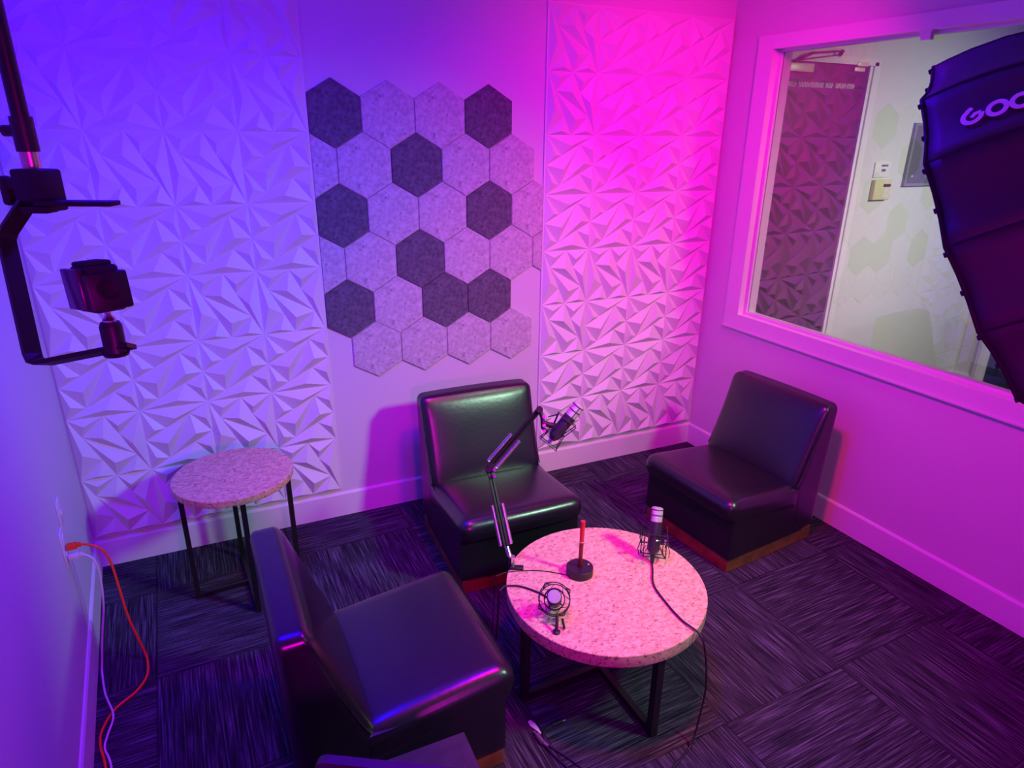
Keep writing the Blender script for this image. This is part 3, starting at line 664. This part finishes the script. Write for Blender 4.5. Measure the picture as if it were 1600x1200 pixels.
b = bbox((-0.018, -0.014, -0.005), (0.022, 0.014, 0.005), 0.002, 2, frame_z(dep(60, 327) - rz0, Vector((0, 0, 1)), RX)); obj('lower_plate', b, m_mat, t, 40)
# bent flat bracket swept along a path
path = [dep(42, 318), dep(14, 360), dep(10, 372), dep(12, 384), dep(50, 552), dep(54, 562), dep(62, 566), dep(74, 566), dep(206, 540)]
pts = [R_(p) for p in path]; b = BM(); wv = (FW * 0.75 + RX * 0.35).normalized(); prev = None
for i, p in enumerate(pts):
    d = (pts[min(i + 1, len(pts) - 1)] - pts[max(i - 1, 0)]).normalized(); nrm = d.cross(wv).normalized(); ww = (nrm.cross(d)).normalized()
    ring = [b.verts.new(p + ww * a * 0.0125 + nrm * c * 0.0035) for a, c in ((-1, -1), (1, -1), (1, 1), (-1, 1))]
    if prev:
        for j in range(4): b.faces.new((prev[j], prev[(j + 1) % 4], ring[(j + 1) % 4], ring[j]))
    else: b.faces.new(ring[::-1])
    prev = ring
b.faces.new(prev); obj('bent_bracket', b, m_blk, t)
bc = dep(180, 543)
b = BM(); lathe(b, [(0, -0.012), (0.017, -0.012), (0.0185, -0.008), (0.0165, -0.006), (0.0155, 0.0), (0.0155, 0.034), (0.013, 0.040), (0.006, 0.041), (0, 0.041)], 28, Matrix.Translation(R_(bc))); obj('ball_head', b, m_blkp, t, 35)
b = BM(); lathe(b, [(0, 0.036), (0.009, 0.038), (0.0095, 0.044), (0.005, 0.050), (0.004, 0.058), (0, 0.058)], 20, Matrix.Translation(R_(bc))); obj('ball', b, m_chrome, t, 35)['label'] = 'shiny metal ball'
# the small camera itself
co = bc + Vector((0, 0, 0.058)); t = thing('video_camera', 'small black camera with a dark side screen, on the ball head of the overhead bracket', 'camera', co)
ct_ = co + Vector((0, 0, 0.0335)) - RX * 0.004; yawm = Matrix.Rotation(math.radians(-62), 4, 'Z')   # local x = optical axis
Mk = Matrix.Translation(ct_ - co) @ yawm @ Matrix.Rotation(math.radians(-6), 4, 'Y') @ Matrix.Scale(0.93, 4)
b = bbox((-0.040, -0.024, -0.036), (0.028, 0.024, 0.036), 0.006, 3, Mk); obj('body', b, m_mat, t, 40)
b = bbox((-0.046, -0.034, -0.030), (0.020, -0.025, 0.034), 0.002, 2, Mk); sc_ = obj('flip_screen', b, m_screen, t, 40); sc_['label'] = 'dark glossy side screen'
b = bbox((0.0, -0.030, -0.033), (0.034, 0.032, 0.026), 0.004, 2, Mk); obj('front_shell', b, m_blkp, t, 40)
b = bbox((-0.036, -0.020, 0.034), (0.018, 0.020, 0.043), 0.004, 2, Mk); obj('top_grip', b, m_mat, t, 40)
b = BM(); lathe(b, [(0, 0), (0.017, 0), (0.017, 0.004), (0.015, 0.005), (0.012, 0.003), (0, 0.003)], 24, Mk @ frame_z((0.033, 0, 0), (1, 0, 0))); obj('lens', b, m_mat, t, 40)

# ------------------------------------------------------------------ parabolic softbox (dim, not the key light) at the right
SC = Vector((2.065, -2.737, 1.936)); az, el, ph, dp, SR, NS = 1.881, -0.505, 1.875, 0.369, 0.35, 16
n_ = Vector((math.cos(el) * math.cos(az), math.cos(el) * math.sin(az), math.sin(el)))
e1 = n_.cross(Vector((0, 0, 1))).normalized(); e2 = e1.cross(n_)
t = thing('softbox', 'large black ribbed studio softbox with pink lit lettering at the right edge', 'softbox', SC)
def rib(k, s, inset=0.0):
    a = ph + k * 2 * PI / NS; th_ = s * PI / 2; r = (SR - inset) * max(0.0, math.cos(th_)) ** 0.9; h = (dp - inset) * math.sin(th_)
    return (e1 * math.cos(a) + e2 * math.sin(a)) * r - n_ * h
SV = [0, .04, .1, .18, .28, .4, .52, .64, .76, .86, .94]
def gorept(k, w, s, inset=0.0, out=0.0):
    p = rib(k, s, inset).lerp(rib(k + 1, s, inset), w); bulge = -0.010 * math.sin(PI * w) * math.cos(s * PI / 2)     # fabric pulled in between ribs
    rad = (p + n_ * 0.0); c = p - n_ * p.dot(n_)
    d = c.normalized() if c.length > 1e-6 else Vector((0, 0, 0))
    return p + d * (bulge + out)
for k in range(NS):
    b = BM(); nw = 6; grid = [[b.verts.new(gorept(k, j / nw, s)) for j in range(nw + 1)] for s in SV]
    for i in range(len(SV) - 1):
        for j in range(nw): b.faces.new((grid[i][j], grid[i][j + 1], grid[i + 1][j + 1], grid[i + 1][j]))
    o = obj('fabric_gore', b, m_sbox, t, 50)
    md = o.modifiers.new('thick', 'SOLIDIFY'); md.thickness = 0.0015; md.offset = 0
    b = BM(); tube(b, [gorept(k, 0, s, 0.0, -0.001) for s in SV], 0.0026, 6); obj('rib_seam', b, m_mat, t, 60)
b = BM(); tube(b, [gorept(k, w, 0) for k in range(NS) for w in (0, .33, .66)], 0.0032, 6, closed=True); obj('rim', b, m_mat, t, 60)
for k in range(NS):
    for w in (0.08, 0.55):
        b = BM(); p = gorept(k, w, 0.0); tube(b, [p - n_ * 0.002, p + n_ * 0.006 + p.normalized() * 0.001], 0.0042, 6); obj('rim_tab', b, m_mat, t, 60)
b = BM(); ins = 0.014; SI = [0.02, .2, .4, .6, .8, .95]
G = [[b.verts.new(rib(k, s, ins)) for k in range(NS)] for s in SI]
for i in range(len(SI) - 1):
    for k in range(NS): b.faces.new((G[i][k], G[i][(k + 1) % NS], G[i + 1][(k + 1) % NS], G[i + 1][k]))
obj('silver_lining', b, m_silver, t)['label'] = 'crinkled silver lining'
m_diff = bpy.data.materials.new('softbox_diffuser'); m_diff.use_nodes = True; pb = m_diff.node_tree.nodes['Principled BSDF']
pb.inputs['Base Color'].default_value = (0.8, 0.8, 0.78, 1); pb.inputs['Emission Color'].default_value = (1.0, 0.90, 0.70, 1); pb.inputs['Emission Strength'].default_value = 0.2
b = BM(); ring = [b.verts.new(rib(k, 0.07, 0.018)) for k in range(NS)]; f = b.faces.new(ring)
e = bmesh.ops.extrude_face_region(b, geom=[f]); bmesh.ops.translate(b, verts=[v for v in e['geom'] if isinstance(v, bmesh.types.BMVert)], vec=n_ * 0.004)
obj('diffuser', b, m_diff, t)['label'] = 'glowing white front diffuser'
b = BM(); tube(b, [rib(0, 1.0) + n_ * 0.03, rib(0, 1.0) - n_ * 0.03], 0.065, 24); obj('speed_ring', b, m_blk, t, 40)
b = BM(); tube(b, [rib(0, 1.0) - n_ * 0.03, rib(0, 1.0) - n_ * 0.26], 0.06, 24); obj('lamp_head', b, m_blkp, t, 40)
# printed word running along one gore, from the rim inwards: G o d o x
lc = [(0.110, 0.56), (0.163, 0.565), (0.212, 0.56), (0.268, 0.56), (0.325, 0.56)]
def stroke(bm, pts2, P, X, Y, wid, closed=False):
    n = len(pts2); nz = X.cross(Y).normalized(); vs = []
    for i in range(n):
        a = Vector(pts2[i - 1] if (closed or i) else pts2[0]); c = Vector(pts2[(i + 1) % n] if (closed or i < n - 1) else pts2[-1]); d = (c - a).normalized(); m_ = Vector((-d.y, d.x)) * wid / 2; p = Vector(pts2[i])
        vs.append([bm.verts.new(P + X * q_.x + Y * q_.y + nz * h) for q_, h in ((p + m_, 0), (p - m_, 0), (p - m_, 0.0012), (p + m_, 0.0012))])
    for i in range(n if closed else n - 1):
        a, c = vs[i], vs[(i + 1) % n]
        for j in range(4): bm.faces.new((a[j], a[(j + 1) % 4], c[(j + 1) % 4], c[j]))
    if not closed: bm.faces.new(vs[0]); bm.faces.new(vs[-1][::-1])
ell = lambda rx, ry, a0, a1, n=28, cx=0, cy=0: [(cx + rx * math.cos(math.radians(a0 + (a1 - a0) * i / n)), cy + ry * math.sin(math.radians(a0 + (a1 - a0) * i / n))) for i in range(n + 1)]
for i, (s, w) in enumerate(lc):
    P0 = gorept(1, w, s, 0, 0.002); dx = (gorept(1, w, s + 0.03, 0, 0.002) - P0).normalized(); dw = (gorept(1, w - 0.1, s, 0, 0.002) - P0); dy = (dw - dx * dw.dot(dx)).normalized()
    nz = dx.cross(dy); outw = P0.normalized()
    P0 = P0 + (nz if nz.dot(outw) > 0 else -nz) * 0.0035
    if nz.dot(outw) < 0: pass
    b = BM(); LS = 0.79; st = 0.0084; dx, dy = dx * LS, (dy + dx * 0.08) * LS
    if i == 0:
        stroke(b, ell(0.0150, 0.0158, 118, 385, 30)[:29] , P0, dx, dy, st)
        stroke(b, [(0.0140, 0.004), (0.004, 0.004), (-0.001, -0.003)], P0, dx, dy, st * 0.9)
        stroke(b, [(-0.009, 0.0145), (-0.001, 0.021)], P0, dx, dy, st)
    elif i in (1, 3): stroke(b, ell(0.0140, 0.0155, 0, 360, 30)[:-1], P0, dx, dy, st, True)
    elif i == 2:
        stroke(b, ell(0.0140, 0.0155, 30, 330, 28), P0, dx, dy, st); stroke(b, [(0.0155, -0.017), (0.0155, 0.028)], P0, dx, dy, st)
    else:
        stroke(b, [(-0.014, -0.015), (0.014, 0.015)], P0, dx, dy, st); stroke(b, [(-0.014, 0.015), (0.014, -0.015)], P0, dx, dy, st)
    bmesh.ops.recalc_face_normals(b, faces=b.faces); obj('printed_letter', b, m_logo, t)['label'] = 'pale printed letter'
# stand of the softbox
t = thing('light_stand', 'tall light stand holding up the softbox', 'light stand', (2.75, -3.25, 0))
b = BM(); ap = SC + rib(0, 1.0) - n_ * 0.29; q1 = Vector((ap.x, ap.y, 0)); 
t.location = q1
tube(b, [(0, 0, 0.12), (0, 0, ap.z - 0.06)], 0.014, 14); obj('pole', b, m_blk, t, 40)
for k in range(3):
    a = k * 2 * PI / 3 + 0.4; b = BM(); tube(b, [(0, 0, 0.35), (0.38 * math.cos(a), 0.38 * math.sin(a), 0.012)], 0.009, 10); obj('leg', b, m_blk, t, 40)

# ------------------------------------------------------------------ low chair just in front of the camera (bottom edge)
t = thing('side_chair', 'dark wooden chair cut off by the bottom edge of the picture', 'chair', (1.03, -2.30, 0))
o0 = Vector((1.03, -2.30, 0))
b = bbox((0.80 - o0.x, -2.52 - o0.y, 0.425), (1.226 - o0.x, -2.072 - o0.y, 0.45), 0.003, 2); obj('seat', b, m_darkwood, t, 40)
for (px, py) in ((0.83, -2.10), (1.20, -2.10), (0.83, -2.49), (1.20, -2.49)):
    b = BM(); tube(b, [(px - o0.x, py - o0.y, 0.0), (px - o0.x, py - o0.y, 0.425)], 0.014, 12); obj('leg', b, m_blk, t, 40)
pA, pB = Vector((0.800, -2.282, 0)), Vector((1.06, -2.436, 0)); dv = (pB - pA).normalized(); nv = Vector((-dv.y, dv.x, 0)); Lb = 0.40
b = BM(); prof = []
for i in range(9): a = PI - i * PI / 16; prof.append((0.03 + 0.03 * math.cos(a), 0.77 + 0.03 * math.sin(a)))
for i in range(9): a = PI / 2 - i * PI / 16; prof.append((Lb - 0.03 + 0.03 * math.cos(a), 0.77 + 0.03 * math.sin(a)))
prof += [(Lb, 0.60), (0, 0.60)]
fr = [b.verts.new(pA + dv * u + Vector((0, 0, z_)) - o0) for u, z_ in prof]; bk = [b.verts.new(pA + dv * u + Vector((0, 0, z_)) - o0 - nv * 0.022) for u, z_ in prof]
b.faces.new(fr); b.faces.new(bk[::-1])
for i in range(len(prof)): b.faces.new((fr[i], fr[(i + 1) % len(prof)], bk[(i + 1) % len(prof)], bk[i]))
obj('backrest', b, m_darkwood, t, 40)
for u in (0.06, 0.30):
    b = BM(); p = pA + dv * u - o0 - nv * 0.011; tube(b, [p + Vector((0, 0, 0.44)), p + Vector((0, 0, 0.62))], 0.011, 10); obj('back_post', b, m_blk, t, 40)

# ------------------------------------------------------------------ neighbouring room behind the window
XN = 6.72
struct('wall_neighbour_back', prism([(xr(0) + WT, 0), (XN + 0.1, 0), (XN + 0.1, 0.1), (xr(0) + WT, 0.1)], 0, HC), m_wall)
struct('wall_neighbour_side', prism([(XN, 0), (XN + 0.1, 0), (XN + 0.1, YF), (XN, YF)], 0, HC), m_wall)
for nm, lo, hi in (('baseboard_neighbour_back', (5.0, -0.012, 0), (XN, -0.0005, HB - 0.01)), ('baseboard_neighbour_side', (XN - 0.012, -0.17, 0), (XN - 0.0005, 0, HB - 0.01))):
    b = BM(); box(b, lo, hi); struct(nm, b, m_trim)
# dark door with closer and lettering
b = BM()
for lo, hi in (((4.903, -0.03, 0), (5.0, -0.0005, 2.60)), ((4.05, -0.03, 0), (4.145, -0.0005, 2.60)), ((4.145, -0.03, 2.553), (4.903, -0.0005, 2.60))): box(b, lo, hi)
for lo, hi in (((4.93, -0.042, 0), (4.965, -0.03, 2.575)), ((4.145, -0.042, 2.553), (4.965, -0.03, 2.575))): box(b, lo, hi)
d1 = struct('door_1', b, m_trim)
obj('door_leaf', bbox((4.147, -0.016, 0.008), (4.901, -0.001, 2.551), 0.001, 1), m_ddoor, d1)
b = bbox((4.17, -0.055, 2.49), (4.37, -0.017, 2.54), 0.004, 2); obj('door_closer', b, m_brass, d1, 40)
b = BM(); bar(b, (4.19, -0.06, 2.545), (4.33, -0.07, 2.60), 0.014, 0.014); bar(b, (4.33, -0.07, 2.598), (4.60, -0.05, 2.625), 0.014, 0.012); bar(b, (4.20, -0.06, 2.55), (4.60, -0.05, 2.605), 0.010, 0.008); bar(b, (4.595, -0.03, 2.60), (4.605, -0.05, 2.63), 0.02, 0.02); obj('closer_arm', b, m_mat, d1)
b = bbox((4.76, -0.05, 2.545), (4.86, -0.031, 2.57), 0.003, 2); bbox((4.76, -0.032, 2.515), (4.855, -0.017, 2.54), 0.003, 2, None, b); obj('door_bracket', b, m_brass, d1, 40)
b = BM(); rnd = random.Random(4)
for (u0, u1) in ((0.0, 0.155), (0.175, 0.20), (0.235, 0.385), (0.41, 0.615), (0.645, 0.765), (0.805, 0.965), (0.985, 1.09)):
    x = 4.162 + u0 * 0.575
    while x < 4.162 + u1 * 0.575 - 0.004:
        z0_ = 2.404 + 0.006 * (x - 4.16) * 1.5; box(b, (x, -0.0185, z0_), (x + 0.006, -0.0162, z0_ + 0.030))
        if rnd.random() < 0.8: zz_ = rnd.choice((0, 0.012, 0.024)); box(b, (x, -0.0185, z0_ + zz_), (x + 0.016, -0.0162, z0_ + zz_ + 0.006))
        x += 0.0135
obj('door_lettering', b, m_letter, d1)['label'] = 'pale line of lettering'
# keypad, plate, board
t = thing('wall_thermostat', 'white square wall plate above the cream keypad in the next room', 'wall plate', (5.241, 0, 1.889))
obj('cover', bbox((-0.082, -0.012, -0.052), (0.082, -0.0005, 0.052), 0.003, 2), m_plate, t, 40)
obj('slot', bbox((-0.02, -0.014, 0.022), (0.05, -0.0121, 0.036), 0.001, 1), m_frame, t); obj('button', bbox((-0.012, -0.016, -0.012), (0.028, -0.0121, 0.006), 0.001, 1), m_frame, t)
t = thing('alarm_keypad', 'cream alarm keypad with a small display on the next room wall', 'keypad', (5.252, 0, 1.751))
obj('housing', bbox((-0.088, -0.035, -0.072), (0.088, -0.0005, 0.070), 0.006, 3), m_beige, t, 40)
obj('display', bbox((0.0, -0.037, 0.020), (0.075, -0.0351, 0.040), 0.001, 1), m_lcd, t)
for i in range(4):
    for j in range(3): obj('key', bbox((0.0 + i * 0.019, -0.038, -0.05 + j * 0.017), (0.013 + i * 0.019, -0.0351, -0.039 + j * 0.017), 0.001, 1), m_plate, t)
t = thing('notice_board', 'grey framed board on the next room wall beside the softbox', 'board', (5.86, 0, 1.99))
obj('board', bbox((-0.355, -0.018, -0.20), (0.355, -0.001, 0.20), 0.002, 1), m_frame, t)
b = BM()
for lo, hi in (((-0.375, -0.025, -0.22), (-0.355, -0.001, 0.22)), ((0.355, -0.025, -0.22), (0.375, -0.001, 0.22)), ((-0.355, -0.025, -0.22), (0.355, -0.001, -0.20)), ((-0.355, -0.025, 0.20), (0.355, -0.001, 0.22))): box(b, lo, hi)
obj('frame', b, mat('grey_frame', (0.28, 0.26, 0.30), 0.4), t)
b = BM(); lathe(b, [(0, 0), (0.008, 0.001), (0.006, 0.006), (0, 0.008)], 12, frame_z((-0.30, -0.018, -0.15), (0, -1, 0))); obj('push_pin', b, m_plate, t, 40)
# side door casing and dark blue door
b = BM()
for lo, hi in (((XN - 0.03, -0.27, 0), (XN - 0.0005, -0.175, 2.15)), ((XN - 0.03, -1.28, 0), (XN - 0.0005, -1.18, 2.15)), ((XN - 0.03, -1.18, 2.06), (XN - 0.0005, -0.27, 2.15))): box(b, lo, hi)
for lo, hi in (((XN - 0.04, -0.245, 0), (XN - 0.03, -0.20, 2.12)),): box(b, lo, hi)
d2 = struct('door_2', b, m_trim)
obj('door_leaf', bbox((XN - 0.018, -1.178, 0.008), (XN - 0.001, -0.272, 2.058), 0.001, 1), m_navy, d2)
b = BM(); tube(b, [(XN - 0.018, -1.10, 1.0), (XN - 0.06, -1.10, 1.0)], 0.012, 12); tube(b, [(XN - 0.06, -1.10, 1.0), (XN - 0.06, -0.99, 1.0)], 0.010, 12); obj('door_handle', b, m_chrome, d2, 50)
